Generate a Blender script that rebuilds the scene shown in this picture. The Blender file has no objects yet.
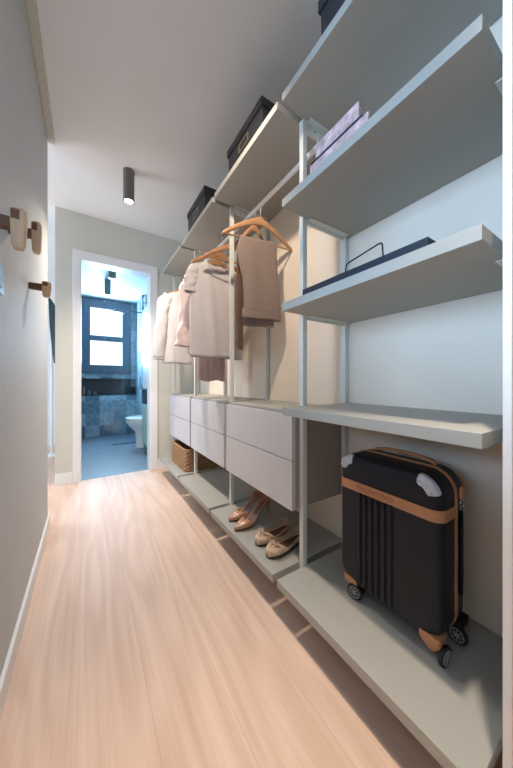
import bpy, bmesh, math, random
from mathutils import Vector, Matrix
random.seed(7)
PI = math.pi
SC = bpy.context.scene
COL = SC.collection

# ------------------------------------------------------------------ camera
F_PX = 264.0
cam_d = bpy.data.cameras.new('camera')
cam_d.sensor_fit = 'HORIZONTAL'; cam_d.sensor_width = 36.0
cam_d.lens = 36.0 * F_PX / 513.0
cam_d.shift_y = -2.5 / 513.0
cam_d.clip_start = 0.02
cam = bpy.data.objects.new('camera', cam_d); COL.objects.link(cam)
cam.location = (0, 0, 0.9)
cam.rotation_euler = (PI / 2, 0, -math.radians(32.70))
SC.camera = cam

# ------------------------------------------------------------------ light
SC.view_settings.view_transform = 'Standard'
SC.view_settings.look = 'None'
SC.view_settings.exposure = 0.36
SC.view_settings.gamma = 1.0
SC.view_settings.use_curve_mapping = False
SC.cycles.max_bounces = 10
SC.cycles.diffuse_bounces = 6
SC.cycles.transparent_max_bounces = 12
SC.cycles.use_denoising = True
SC.cycles.sample_clamp_indirect = 4.0

W = bpy.data.worlds.new('sky'); SC.world = W; W.use_nodes = True
wn = W.node_tree.nodes; wl = W.node_tree.links
wn['Background'].inputs['Color'].default_value = (0.78, 0.90, 1.0, 1)
wn['Background'].inputs['Strength'].default_value = 2.0

R_ = math.radians
def area(name, loc, rot, sx, sy, power, col):
    d = bpy.data.lights.new(name, 'AREA'); d.shape = 'RECTANGLE'; d.size = sx; d.size_y = sy
    d.energy = power; d.color = col
    o = bpy.data.objects.new(name, d); COL.objects.link(o); o.location = loc; o.rotation_euler = rot
    return o
def spot(name, loc, power, col, ang=150, r=0.03, blend=0.6):
    d = bpy.data.lights.new(name, 'SPOT'); d.energy = power; d.color = col
    d.spot_size = math.radians(ang); d.spot_blend = blend; d.shadow_soft_size = r
    o = bpy.data.objects.new(name, d); COL.objects.link(o); o.location = loc
    return o
# daylight through the window behind the camera, the bedroom windows and the bathroom window
area('daylight_rear_window', (-0.9, -2.10, 1.45), (PI/2, 0, 0), 1.7, 1.6, 12, (0.5, 0.74, 1.0))
area('daylight_bedroom_window', (-3.32, 3.2, 1.35), (0, -PI/2, 0), 1.7, 1.7, 52, (0.78, 0.88, 1.0))
area('daylight_bedroom_window_near', (-3.32, 0.15, 1.40), (0, -PI/2, 0), 1.5, 1.6, 42, (0.43, 0.69, 1.0)).data.spread = R_(95)
area('daylight_bathroom_window', (0.28, 4.91, 1.64), (-PI/2, 0, 0), 0.45, 0.9, 46, (0.44, 0.72, 1.0))

WARM = (1.0, 0.86, 0.72)
# ------------------------------------------------------------------ helpers
def new_bm(): return bmesh.new()

def box(bm, x0, x1, y0, y1, z0, z1, bev=0.0, seg=2):
    t = bmesh.new()
    bmesh.ops.create_cube(t, size=1.0)
    for v in t.verts:
        v.co = Vector(((x0+x1)/2 + v.co.x*(x1-x0), (y0+y1)/2 + v.co.y*(y1-y0), (z0+z1)/2 + v.co.z*(z1-z0)))
    if bev > 0:
        bmesh.ops.bevel(t, geom=list(t.edges), offset=bev, segments=seg, profile=0.5, affect='EDGES')
    merge(bm, t)
    return bm

def merge(bm, t, mat=None):
    if mat: bmesh.ops.transform(t, matrix=mat, verts=t.verts)
    me = bpy.data.meshes.new('tmp'); t.to_mesh(me); t.free()
    bm.from_mesh(me); bpy.data.meshes.remove(me)

def cyl(bm, p0, p1, r0, r1=None, n=20, bev=0.0):
    r1 = r0 if r1 is None else r1
    p0, p1 = Vector(p0), Vector(p1); d = p1 - p0; L = d.length
    t = bmesh.new()
    bmesh.ops.create_cone(t, cap_ends=True, segments=n, radius1=r0, radius2=r1, depth=L)
    if bev > 0:
        es = [e for e in t.edges if abs(e.verts[0].co.z - e.verts[1].co.z) < 1e-6]
        bmesh.ops.bevel(t, geom=es, offset=bev, segments=2, profile=0.5, affect='EDGES')
    m = Matrix.Translation((p0+p1)/2) @ d.to_track_quat('Z', 'Y').to_matrix().to_4x4()
    merge(bm, t, m); return bm

def loft(bm, rings, cap=True, closed=True):
    vs = [[bm.verts.new(p) for p in r] for r in rings]
    n = len(rings[0])
    for a, b in zip(vs, vs[1:]):
        for i in range(n if closed else n-1):
            j = (i+1) % n
            bm.faces.new((a[i], a[j], b[j], b[i]))
    if cap and closed:
        bm.faces.new(list(reversed(vs[0]))); bm.faces.new(vs[-1])
    return bm

def tube(bm, pts, r, n=10, flat=None):
    """swept round tube along a polyline; r number or list; flat scales the second axis"""
    pts = [Vector(p) for p in pts]; rings = []
    up = Vector((0, 0, 1)); prev = None
    for i, p in enumerate(pts):
        a = pts[max(i-1, 0)]; b = pts[min(i+1, len(pts)-1)]
        t = (b-a).normalized()
        if prev is None:
            ref = up if abs(t.z) < 0.9 else Vector((0, 1, 0))
            u = t.cross(ref).normalized()
        else:
            u = (prev - t * prev.dot(t)).normalized()
        prev = u
        v = t.cross(u)
        rr = r[i] if isinstance(r, (list, tuple)) else r
        f = 1.0 if flat is None else flat
        rings.append([p + u*math.cos(2*PI*k/n)*rr + v*math.sin(2*PI*k/n)*rr*f for k in range(n)])
    loft(bm, rings); return bm

def wpos(o):
    v = Vector((0, 0, 0))
    while o is not None: v = v + o.location; o = o.parent
    return v

def obj(name, bm, mat, parent=None, smooth=False, solid=None, sub=0, autosm=None):
    bmesh.ops.recalc_face_normals(bm, faces=bm.faces)
    xs = [v.co.x for v in bm.verts]; ys = [v.co.y for v in bm.verts]; zs = [v.co.z for v in bm.verts]
    o0 = Vector(((min(xs)+max(xs))/2, (min(ys)+max(ys))/2, min(zs)))
    for v in bm.verts: v.co -= o0
    me = bpy.data.meshes.new(name); bm.to_mesh(me); bm.free()
    me.materials.append(mat)
    o = bpy.data.objects.new(name, me); COL.objects.link(o)
    if parent is not None:
        o.parent = parent; o.location = o0 - wpos(parent)
    else: o.location = o0
    if smooth:
        for p in me.polygons: p.use_smooth = True
        if autosm:
            me.set_sharp_from_angle(angle=math.radians(autosm))
    if solid:
        m = o.modifiers.new('solid', 'SOLIDIFY'); m.thickness = solid; m.offset = 0
    if sub:
        m = o.modifiers.new('sub', 'SUBSURF'); m.levels = sub; m.render_levels = sub
    return o

def tag(o, label, cat, group=None):
    o['label'] = label; o['category'] = cat
    if group: o['group'] = group
    return o
def thing(name, label, cat, loc=(0, 0, 0), group=None):
    o = bpy.data.objects.new(name, None); COL.objects.link(o); o.empty_display_size = 0.05
    o.location = loc
    return tag(o, label, cat, group)
def struct(name, bm, mat, parent=None, **k):
    o = obj(name, bm, mat, parent, **k)
    if parent is None: o['kind'] = 'structure'
    return o
def dup(root, loc, label, rotz=None):
    def cp(o, par):
        c = o.copy(); COL.objects.link(c)
        if par is not None: c.parent = par
        for ch in list(o.children): cp(ch, c)
        return c
    r = cp(root, None); r.location = loc; r['label'] = label
    if rotz is not None: r.rotation_euler = (0, 0, rotz)
    return r

# ------------------------------------------------------------------ materials
def base_mat(name, col, rough=0.5, metal=0.0, spec=0.5):
    m = bpy.data.materials.new(name); m.use_nodes = True
    b = m.node_tree.nodes['Principled BSDF']
    b.inputs['Base Color'].default_value = (*col, 1); b.inputs['Roughness'].default_value = rough
    b.inputs['Metallic'].default_value = metal; b.inputs['Specular IOR Level'].default_value = spec
    return m, m.node_tree.nodes, m.node_tree.links, b
def noisy(name, col, rough=0.5, amt=0.06, scale=(20, 20, 20), metal=0.0, spec=0.5, bump=0.0, bscale=None, detail=4):
    m, n, l, b = base_mat(name, col, rough, metal, spec)
    tc = n.new('ShaderNodeTexCoord'); mp = n.new('ShaderNodeMapping'); mp.inputs['Scale'].default_value = scale
    nz = n.new('ShaderNodeTexNoise'); nz.inputs['Scale'].default_value = 1.0; nz.inputs['Detail'].default_value = detail
    cr = n.new('ShaderNodeValToRGB')
    cr.color_ramp.elements[0].position = 0.3; cr.color_ramp.elements[1].position = 0.7
    cr.color_ramp.elements[0].color = (*[c*(1-amt) for c in col], 1)
    cr.color_ramp.elements[1].color = (*[min(1, c*(1+amt)) for c in col], 1)
    l.new(tc.outputs['Object'], mp.inputs['Vector']); l.new(mp.outputs['Vector'], nz.inputs['Vector'])
    l.new(nz.outputs['Fac'], cr.inputs['Fac']); l.new(cr.outputs['Color'], b.inputs['Base Color'])
    if bump > 0:
        bp = n.new('ShaderNodeBump'); bp.inputs['Strength'].default_value = bump; bp.inputs['Distance'].default_value = 0.002
        if bscale:
            m2 = n.new('ShaderNodeMapping'); m2.inputs['Scale'].default_value = bscale
            n2 = n.new('ShaderNodeTexNoise'); n2.inputs['Scale'].default_value = 1.0; n2.inputs['Detail'].default_value = 3
            l.new(tc.outputs['Object'], m2.inputs['Vector']); l.new(m2.outputs['Vector'], n2.inputs['Vector'])
            l.new(n2.outputs['Fac'], bp.inputs['Height'])
        else: l.new(nz.outputs['Fac'], bp.inputs['Height'])
        l.new(bp.outputs['Normal'], b.inputs['Normal'])
    return m

def floor_mat():
    m, n, l, b = base_mat('oak_laminate', (0.6, 0.4, 0.3), 0.5, 0.0, 0.2)
    tc = n.new('ShaderNodeTexCoord')
    sep = n.new('ShaderNodeSeparateXYZ'); l.new(tc.outputs['Object'], sep.inputs['Vector'])
    # plank index and per-plank offset
    idx = n.new('ShaderNodeMath'); idx.operation = 'MULTIPLY'; idx.inputs[1].default_value = 1/0.19
    l.new(sep.outputs['X'], idx.inputs[0])
    fl = n.new('ShaderNodeMath'); fl.operation = 'FLOOR'; l.new(idx.outputs[0], fl.inputs[0])
    wn_ = n.new('ShaderNodeTexWhiteNoise'); wn_.noise_dimensions = '1D'; l.new(fl.outputs[0], wn_.inputs['W'])
    off = n.new('ShaderNodeMath'); off.operation = 'MULTIPLY'; off.inputs[1].default_value = 7.0
    l.new(wn_.outputs['Value'], off.inputs[0])
    ya = n.new('ShaderNodeMath'); ya.operation = 'ADD'; l.new(sep.outputs['Y'], ya.inputs[0]); l.new(off.outputs[0], ya.inputs[1])
    cmb = n.new('ShaderNodeCombineXYZ'); l.new(sep.outputs['X'], cmb.inputs['X']); l.new(ya.outputs[0], cmb.inputs['Y'])
    l.new(off.outputs[0], cmb.inputs['Z'])
    # cathedral rings: distorted stretched noise -> sine bands
    mp = n.new('ShaderNodeMapping'); mp.inputs['Scale'].default_value = (5.5, 0.75, 1)
    l.new(cmb.outputs['Vector'], mp.inputs['Vector'])
    n1 = n.new('ShaderNodeTexNoise'); n1.inputs['Scale'].default_value = 1.0; n1.inputs['Detail'].default_value = 1.5
    n1.inputs['Roughness'].default_value = 0.4
    l.new(mp.outputs['Vector'], n1.inputs['Vector'])
    mu = n.new('ShaderNodeMath'); mu.operation = 'MULTIPLY'; mu.inputs[1].default_value = 52.0; l.new(n1.outputs['Fac'], mu.inputs[0])
    si = n.new('ShaderNodeMath'); si.operation = 'SINE'; l.new(mu.outputs[0], si.inputs[0])
    # fine pores
    mp2 = n.new('ShaderNodeMapping'); mp2.inputs['Scale'].default_value = (160, 3.0, 1)
    l.new(cmb.outputs['Vector'], mp2.inputs['Vector'])
    n2 = n.new('ShaderNodeTexNoise'); n2.inputs['Scale'].default_value = 1.0; n2.inputs['Detail'].default_value = 4
    l.new(mp2.outputs['Vector'], n2.inputs['Vector'])
    mp3 = n.new('ShaderNodeMapping'); mp3.inputs['Scale'].default_value = (22, 0.7, 1)
    l.new(cmb.outputs['Vector'], mp3.inputs['Vector'])
    n3 = n.new('ShaderNodeTexNoise'); n3.inputs['Scale'].default_value = 1.0; n3.inputs['Detail'].default_value = 2
    l.new(mp3.outputs['Vector'], n3.inputs['Vector'])
    def mad(a, k, c):
        x = n.new('ShaderNodeMath'); x.operation = 'MULTIPLY_ADD'; x.inputs[1].default_value = k
        l.new(a, x.inputs[0])
        if isinstance(c, float): x.inputs[2].default_value = c
        else: l.new(c, x.inputs[2])
        return x.outputs[0]
    v = mad(si.outputs[0], 0.055, 0.5)
    v = mad(n2.outputs['Fac'], 0.55, mad(n3.outputs['Fac'], 0.75, mad(si.outputs[0], 0.12, -0.13)))
    cr = n.new('ShaderNodeValToRGB')
    cr.color_ramp.elements[0].position = 0.22; cr.color_ramp.elements[0].color = (0.59, 0.405, 0.305, 1)
    cr.color_ramp.elements[1].position = 0.80; cr.color_ramp.elements[1].color = (0.73, 0.545, 0.435, 1)
    l.new(v, cr.inputs['Fac'])
    # plank seam
    fr = n.new('ShaderNodeMath'); fr.operation = 'FRACT'; l.new(idx.outputs[0], fr.inputs[0])
    lt = n.new('ShaderNodeMath'); lt.operation = 'LESS_THAN'; lt.inputs[1].default_value = 0.012; l.new(fr.outputs[0], lt.inputs[0])
    mx = n.new('ShaderNodeMix'); mx.data_type = 'RGBA'; mx.inputs['B'].default_value = (0.42, 0.28, 0.21, 1)
    h = n.new('ShaderNodeMath'); h.operation = 'MULTIPLY'; h.inputs[1].default_value = 0.3; l.new(lt.outputs[0], h.inputs[0])
    l.new(h.outputs[0], mx.inputs['Factor']); l.new(cr.outputs['Color'], mx.inputs['A'])
    l.new(mx.outputs['Result'], b.inputs['Base Color'])
    return m

def tile_mat():
    m, n, l, b = base_mat('patchwork_blue_tile', (0.2, 0.3, 0.36), 0.35)
    tc = n.new('ShaderNodeTexCoord'); mp = n.new('ShaderNodeMapping'); mp.inputs['Scale'].default_value = (5, 5, 5)
    mp.inputs['Location'].default_value = (0.3, 0.3, 0.1)
    l.new(tc.outputs['Object'], mp.inputs['Vector'])
    fl = n.new('ShaderNodeVectorMath'); fl.operation = 'FLOOR'; l.new(mp.outputs['Vector'], fl.inputs[0])
    w = n.new('ShaderNodeTexWhiteNoise'); w.noise_dimensions = '3D'; l.new(fl.outputs['Vector'], w.inputs['Vector'])
    cr = n.new('ShaderNodeValToRGB'); cr.color_ramp.interpolation = 'LINEAR'
    cr.color_ramp.elements[0].color = (0.09, 0.15, 0.20, 1); cr.color_ramp.elements[1].color = (0.46, 0.57, 0.62, 1)
    e = cr.color_ramp.elements.new(0.35); e.color = (0.28, 0.38, 0.43, 1)
    l.new(w.outputs['Value'], cr.inputs['Fac'])
    nz = n.new('ShaderNodeTexNoise'); nz.inputs['Scale'].default_value = 22; nz.inputs['Detail'].default_value = 5
    l.new(tc.outputs['Object'], nz.inputs['Vector'])
    cr2 = n.new('ShaderNodeValToRGB'); cr2.color_ramp.elements[0].position = 0.35; cr2.color_ramp.elements[1].position = 0.65
    cr2.color_ramp.elements[0].color = (0.72, 0.72, 0.72, 1); cr2.color_ramp.elements[1].color = (1.15, 1.15, 1.15, 1)
    l.new(nz.outputs['Fac'], cr2.inputs['Fac'])
    mx = n.new('ShaderNodeMix'); mx.data_type = 'RGBA'; mx.blend_type = 'MULTIPLY'; mx.inputs['Factor'].default_value = 1
    l.new(cr.outputs['Color'], mx.inputs['A']); l.new(cr2.outputs['Color'], mx.inputs['B'])
    l.new(mx.outputs['Result'], b.inputs['Base Color'])
    return m

def glass_mat(name, col, gl=0.12):
    m = bpy.data.materials.new(name); m.use_nodes = True
    n = m.node_tree.nodes; l = m.node_tree.links; n.remove(n['Principled BSDF'])
    t = n.new('ShaderNodeBsdfTransparent'); t.inputs['Color'].default_value = (*col, 1)
    g = n.new('ShaderNodeBsdfGlossy'); g.inputs['Roughness'].default_value = 0.02
    mx = n.new('ShaderNodeMixShader'); mx.inputs['Fac'].default_value = gl
    l.new(t.outputs[0], mx.inputs[1]); l.new(g.outputs[0], mx.inputs[2])
    l.new(mx.outputs[0], n['Material Output'].inputs['Surface'])
    return m
def emit_mat(name, col, st):
    m = bpy.data.materials.new(name); m.use_nodes = True
    n = m.node_tree.nodes; l = m.node_tree.links; n.remove(n['Principled BSDF'])
    e = n.new('ShaderNodeEmission'); e.inputs['Color'].default_value = (*col, 1); e.inputs['Strength'].default_value = st
    l.new(e.outputs[0], n['Material Output'].inputs['Surface']); return m

M = {}
M['floor'] = floor_mat()
M['wall'] = noisy('warm_white_paint', (0.60, 0.58, 0.51), 0.75, 0.015, (6, 6, 6), bump=0.05, bscale=(250, 250, 250))
M['wall_left'] = noisy('pale_grey_paint', (0.53, 0.535, 0.53), 0.7, 0.015, (5, 5, 5), bump=0.04, bscale=(250, 250, 250))
M['back'] = noisy('beige_back_panel', (0.78, 0.68, 0.57), 0.7, 0.015, (8, 8, 2))
M['ceiling'] = noisy('ceiling_paint', (0.86, 0.86, 0.86), 0.85, 0.01, (4, 4, 4))
M['white'] = noisy('white_trim_paint', (0.78, 0.77, 0.76), 0.4, 0.01, (10, 10, 10))
M['shelf'] = noisy('greige_laminate', (0.375, 0.368, 0.332), 0.55, 0.02, (220, 9, 220), bump=0.06)
M['drawer'] = noisy('pale_grey_laminate', (0.56, 0.55, 0.57), 0.5, 0.03, (220, 220, 9), bump=0.06)
M['carcass'] = noisy('taupe_laminate', (0.36, 0.32, 0.285), 0.5, 0.03, (200, 200, 9))
M['metal_white'] = noisy('powder_coated_metal', (0.66, 0.67, 0.63), 0.35, 0.02, (60, 60, 60))
M['chrome'] = noisy('polished_steel', (0.88, 0.88, 0.87), 0.25, 0.02, (8, 8, 8), metal=0.6)
M['dark_metal'] = noisy('dark_grey_metal', (0.10, 0.10, 0.105), 0.45, 0.05, (90, 90, 20))
M['fixture'] = noisy('grey_fixture_metal', (0.17, 0.165, 0.16), 0.4, 0.04, (90, 90, 20))
M['black_box'] = noisy('black_card', (0.018, 0.020, 0.026), 0.6, 0.2, (120, 120, 120), bump=0.1)
M['brass'] = noisy('worn_brass', (0.55, 0.45, 0.30), 0.4, 0.1, (60, 60, 60), metal=0.8)
M['navy'] = noisy('navy_board', (0.008, 0.015, 0.030), 0.5, 0.15, (60, 60, 60))
M['wire'] = noisy('black_wire', (0.02, 0.02, 0.022), 0.4, 0.1, (50, 50, 50))
M['hang_wood'] = noisy('hanger_beech', (0.40, 0.21, 0.105), 0.32, 0.18, (8, 60, 60))
M['oak'] = noisy('light_oak', (0.66, 0.47, 0.32), 0.5, 0.12, (60, 60, 8))
M['walnut'] = noisy('walnut', (0.16, 0.075, 0.04), 0.5, 0.2, (10, 90, 90))
M['tee'] = noisy('white_jersey', (0.60, 0.56, 0.56), 0.9, 0.03, (12, 12, 12), bump=0.25, bscale=(500, 500, 500), spec=0.1)
M['blouse'] = noisy('white_cotton', (0.55, 0.545, 0.56), 0.9, 0.03, (12, 12, 12), bump=0.2, bscale=(500, 500, 500), spec=0.1)
M['pink'] = noisy('pale_pink_satin', (0.72, 0.58, 0.56), 0.6, 0.08, (25, 25, 8), bump=0.2, bscale=(60, 60, 20), spec=0.3)
M['rose'] = noisy('dusty_rose_fabric', (0.50, 0.37, 0.345), 0.85, 0.12, (90, 90, 12), bump=0.3, bscale=(120, 120, 20), spec=0.2)
M['taupe'] = noisy('taupe_twill', (0.25, 0.185, 0.155), 0.9, 0.08, (300, 300, 60), bump=0.3, bscale=(600, 600, 600), spec=0.1)
M['brown_cloth'] = noisy('dark_brown_twill', (0.13, 0.08, 0.06), 0.9, 0.08, (300, 300, 60), spec=0.1)
M['nude'] = noisy('nude_patent_leather', (0.50, 0.25, 0.15), 0.16, 0.05, (20, 20, 20), spec=0.7)
M['shoe_in'] = noisy('brown_shoe_lining', (0.13, 0.06, 0.04), 0.6, 0.1, (40, 40, 40))
M['flat'] = noisy('beige_quilted_leather', (0.52, 0.36, 0.24), 0.28, 0.15, (90, 90, 90), bump=0.6, bscale=(120, 120, 120), spec=0.6)
M['sole'] = noisy('dark_sole', (0.05, 0.04, 0.035), 0.6, 0.1, (40, 40, 40))
M['wicker'] = noisy('woven_seagrass', (0.33, 0.185, 0.085), 0.75, 0.35, (90, 90, 160), bump=0.8, bscale=(200, 200, 300))
M['marble'] = noisy('pink_marbled_paper', (0.58, 0.41, 0.42), 0.5, 0.4, (45, 45, 45), detail=8)
M['case'] = noisy('black_hard_shell', (0.009, 0.011, 0.018), 0.40, 0.25, (350, 350, 350), bump=0.3, bscale=(700, 700, 700), spec=0.32)
M['tan'] = noisy('tan_leather', (0.50, 0.235, 0.115), 0.42, 0.08, (60, 60, 60), bump=0.15, bscale=(400, 400, 400))
M['tan_dark'] = noisy('embossed_leather', (0.30, 0.125, 0.06), 0.5, 0.08, (60, 60, 60))
M['silver'] = noisy('dull_silver', (0.55, 0.57, 0.61), 0.5, 0.2, (110, 110, 110), metal=0.0)
M['rubber'] = noisy('black_rubber', (0.012, 0.012, 0.013), 0.6, 0.1, (50, 50, 50))
M['tile'] = tile_mat()
M['bath_floor'] = noisy('blue_grey_floor_tile', (0.16, 0.20, 0.24), 0.45, 0.06, (9, 9, 9))
M['bath_wall'] = noisy('bathroom_white', (0.56, 0.61, 0.64), 0.6, 0.02, (6, 6, 6))
M['dark_stone'] = noisy('black_stone', (0.022, 0.026, 0.032), 0.3, 0.2, (30, 30, 30))
M['green'] = noisy('sage_green_lacquer', (0.36, 0.52, 0.43), 0.45, 0.05, (20, 20, 20))
M['porcelain'] = noisy('white_porcelain', (0.80, 0.80, 0.80), 0.12, 0.01, (5, 5, 5))
M['win_frame'] = noisy('dark_blue_grey_aluminium', (0.05, 0.075, 0.10), 0.4, 0.05, (40, 40, 40))
M['glass'] = glass_mat('window_glass', (0.96, 0.98, 1.0), 0.05)
M['shower_glass'] = glass_mat('shower_glass', (0.92, 0.97, 0.99), 0.04)
M['lamp'] = emit_mat('lit_lamp_lens', (1.0, 0.97, 0.92), 14)
M['teal'] = noisy('dark_teal_gloss', (0.012, 0.04, 0.05), 0.2, 0.2, (12, 12, 12))
M['curtain'] = noisy('white_sheer_curtain', (0.86, 0.87, 0.88), 0.9, 0.02, (60, 60, 2))
M['cloth_white'] = noisy('white_towel', (0.78, 0.80, 0.82), 0.95, 0.04, (90, 90, 90), bump=0.5, bscale=(300, 300, 300))
M['white_plastic'] = noisy('blue_grey_plastic', (0.36, 0.42, 0.47), 0.4, 0.01, (30, 30, 30))
M['rail'] = noisy('satin_white_rail', (0.88, 0.88, 0.87), 0.25, 0.01, (8, 8, 8), spec=0.6)
M['hub'] = noisy('grey_hub', (0.30, 0.31, 0.33), 0.4, 0.1, (90, 90, 90))
M['void'] = noisy('dark_slot', (0.03, 0.028, 0.026), 0.8, 0.1, (30, 30, 30))

# ------------------------------------------------------------------ dimensions
CEIL = 2.41; XL = -0.205; XR = 1.012; YF = 2.85
Y_BACK = -2.2; XBED = -3.4; YBED = 4.62

# ------------------------------------------------------------------ setting
b = new_bm(); box(b, XBED-0.1, XR+0.12, Y_BACK-0.1, YF+0.02, -0.06, 0.0)
box(b, XBED-0.1, -0.231, YF+0.02, YBED+0.1, -0.06, 0.0)
floor = struct('floor', b, M['floor'])
b = new_bm(); box(b, -0.25, 1.12, YF+0.02, 5.25, -0.062, -0.003); struct('floor_bathroom', b, M['bath_floor'])
b = new_bm(); box(b, XBED-0.1, XR+0.12, Y_BACK-0.1, YF+0.12, CEIL, CEIL+0.08)
box(b, XBED-0.1, -0.231, YF+0.12, YBED+0.1, CEIL, CEIL+0.08); struct('ceiling', b, M['ceiling'])
b = new_bm(); box(b, -0.15, 1.12, YF+0.12, 5.25, 2.25, 2.33); struct('ceiling_bathroom', b, M['bath_wall'])
# left wall of the corridor
b = new_bm(); box(b, XL-0.10, XL, 0.70, 2.07, 0, CEIL); box(b, XL-0.10, XL, Y_BACK, -0.55, 0, CEIL)
box(b, XL-0.10, XL, -0.55, 0.70, 0, 0.92); box(b, XL-0.10, XL, -0.55, 0.70, 2.12, CEIL); struct('wall_left', b, M['wall_left'])
b = new_bm(); box(b, XL+0.0005, XL+0.012, Y_BACK, 2.073, 0, 0.075, 0.002); struct('baseboard_left', b, M['white'])
b = new_bm(); box(b, XL+0.0005, XL+0.036, 0.70, 2.09, CEIL-0.018, CEIL-0.001, 0.001)
struct('trim_1', b, M['wall'])
# wardrobe wall
b = new_bm(); box(b, XR, XR+0.12, Y_BACK, YF+0.12, 0, CEIL); struct('wall_right', b, M['back'])
# end wall with the bathroom doorway
b = new_bm()
box(b, -0.231, -0.057, YF, YF+0.12, 0, CEIL); box(b, 0.548, XR, YF, YF+0.12, 0, CEIL)
box(b, -0.057, 0.548, YF, YF+0.12, 2.008, CEIL); struct('wall_end', b, M['wall'])
b = new_bm()
for (x0, x1, z0, z1) in ((-0.107, -0.050, 0, 2.062), (0.541, 0.612, 0, 2.062)):
    box(b, x0, x1, YF-0.014, YF-0.0005, z0, z1, 0.003)
box(b, -0.107, 0.612, YF-0.0142, YF-0.0006, 2.001, 2.075, 0.003)
box(b, -0.0565, -0.044, YF-0.012, YF+0.13, 0, 2.0); box(b, 0.536, 0.5475, YF-0.012, YF+0.13, 0, 2.0)
box(b, -0.05, 0.54, YF-0.012, YF+0.13, 1.994, 2.0075)
struct('door_1', b, M['white'])
b = new_bm(); box(b, -0.231, -0.108, YF-0.013, YF-0.0005, 0.0, 0.10, 0.002)
box(b, 0.613, XR-0.01, YF-0.013, YF-0.0005, 0.0, 0.10, 0.002); struct('baseboard_end', b, M['white'])
# rear wall with a window behind the camera
b = new_bm()
box(b, XBED, -1.75, Y_BACK-0.1, Y_BACK, 0, CEIL); box(b, -0.05, XR, Y_BACK-0.1, Y_BACK, 0, CEIL)
box(b, -1.75, -0.05, Y_BACK-0.1, Y_BACK, 0, 0.65); box(b, -1.75, -0.05, Y_BACK-0.1, Y_BACK, 2.25, CEIL)
struct('wall_rear', b, M['wall'])
# bedroom shell
b = new_bm()
box(b, XBED-0.1, XBED, Y_BACK, -0.7, 0, CEIL); box(b, XBED-0.1, XBED, 1.0, 2.3, 0, CEIL)
box(b, XBED-0.1, XBED, -0.7, 1.0, 0, 0.4); box(b, XBED-0.1, XBED, -0.7, 1.0, 2.25, CEIL); box(b, XBED-0.1, XBED, 4.1, YBED, 0, CEIL)
box(b, XBED-0.1, XBED, 2.3, 4.1, 0, 0.4); box(b, XBED-0.1, XBED, 2.3, 4.1, 2.25, CEIL)
struct('wall_bedroom_left', b, M['white'])
b = new_bm(); box(b, XBED-0.1, -0.231, YBED, YBED+0.1, 0, CEIL); struct('wall_bedroom_far', b, M['white'])
# bathroom shell
b = new_bm(); box(b, -0.231, -0.15, YF+0.12, 5.05, 0, CEIL); struct('wall_bathroom_left', b, M['tile'])
b = new_bm(); box(b, 1.0, 1.12, YF+0.12, 5.05, 0, 2.25); struct('wall_bathroom_right', b, M['bath_wall'])
b = new_bm(); box(b, 0.72, 0.999, 4.42, 5.049, 0, 2.249); struct('wall_shower_stub', b, M['tile'])
b = new_bm()
YB = 5.05
box(b, -0.25, -0.02, YB, YB+0.14, 1.07, 2.25); box(b, 0.58, 1.12, YB, YB+0.14, 1.07, 2.25)
box(b, -0.02, 0.58, YB, YB+0.14, 2.215, 2.25)
box(b, -0.25, 1.12, YB, YB+0.14, 0.95, 1.07)
box(b, -0.25, 1.12, YB, YB+0.14, 0, 0.67)
struct('wall_bathroom_far', b, M['tile'])
b = new_bm(); box(b, -0.25, 1.12, YB+0.10, YB+0.14, 0.67, 0.95); box(b, -0.15, 0.72, YB-0.004, YB+0.10, 0.6705, 0.680)
box(b, -0.149, 0.719, YB+0.0, YB+0.1, 0.940, 0.949)
struct('wall_niche', b, M['dark_stone'])

def window(name, x0, x1, z0, z1, y, mat, mid=True, t=0.055, dep=0.05):
    f = new_bm()
    box(f, x0, x0+t, y, y+dep, z0, z1, 0.003); box(f, x1-t, x1, y, y+dep, z0, z1, 0.003)
    box(f, x0+t, x1-t, y, y+dep, z0, z0+t, 0.003); box(f, x0+t, x1-t, y, y+dep, z1-t, z1, 0.003)
    if mid:
        zm = (z0+z1)/2 - 0.03; box(f, x0+t, x1-t, y, y+dep, zm-0.04, zm+0.04, 0.003)
    o = struct(name, f, mat)
    p = new_bm(); box(p, x0+t-0.005, x1-t+0.005, y+dep*0.5-0.003, y+dep*0.5+0.003, z0+t-0.005, z1-t+0.005)
    obj('pane', p, M['glass'], o)
    return o
window('window_1', -0.085, 0.635, 1.040, 2.225, YB-0.09, M['win_frame'], t=0.128, dep=0.08)
window('window_2', -1.749, -0.051, 0.651, 2.249, Y_BACK-0.07, M['white'])
f = new_bm()
for (y0, y1) in ((-0.549, -0.51), (0.66, 0.699)): box(f, XL-0.09, XL-0.04, y0, y1, 0.921, 2.119)
box(f, XL-0.09, XL-0.04, -0.51, 0.66, 0.921, 0.96); box(f, XL-0.09, XL-0.04, -0.51, 0.66, 2.08, 2.119)
w4 = struct('window_4', f, M['white'])
p = new_bm(); box(p, XL-0.068, XL-0.062, -0.515, 0.665, 0.955, 2.085); obj('pane', p, M['glass'], w4)
f = new_bm()
for (y0, y1) in ((-0.699, -0.64), (0.94, 0.999), (0.12, 0.18)): box(f, XBED-0.07, XBED-0.02, y0, y1, 0.401, 2.249)
box(f, XBED-0.07, XBED-0.02, -0.64, 0.94, 0.401, 0.46); box(f, XBED-0.07, XBED-0.02, -0.64, 0.94, 2.19, 2.249)
w5 = struct('window_5', f, M['white'])
p = new_bm(); box(p, XBED-0.048, XBED-0.042, -0.645, 0.945, 0.455, 2.195); obj('pane', p, M['glass'], w5)
f = new_bm()
for (y0, y1) in ((2.301, 2.36), (4.04, 4.099), (3.17, 3.23)): box(f, XBED-0.07, XBED-0.02, y0, y1, 0.401, 2.249)
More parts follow.
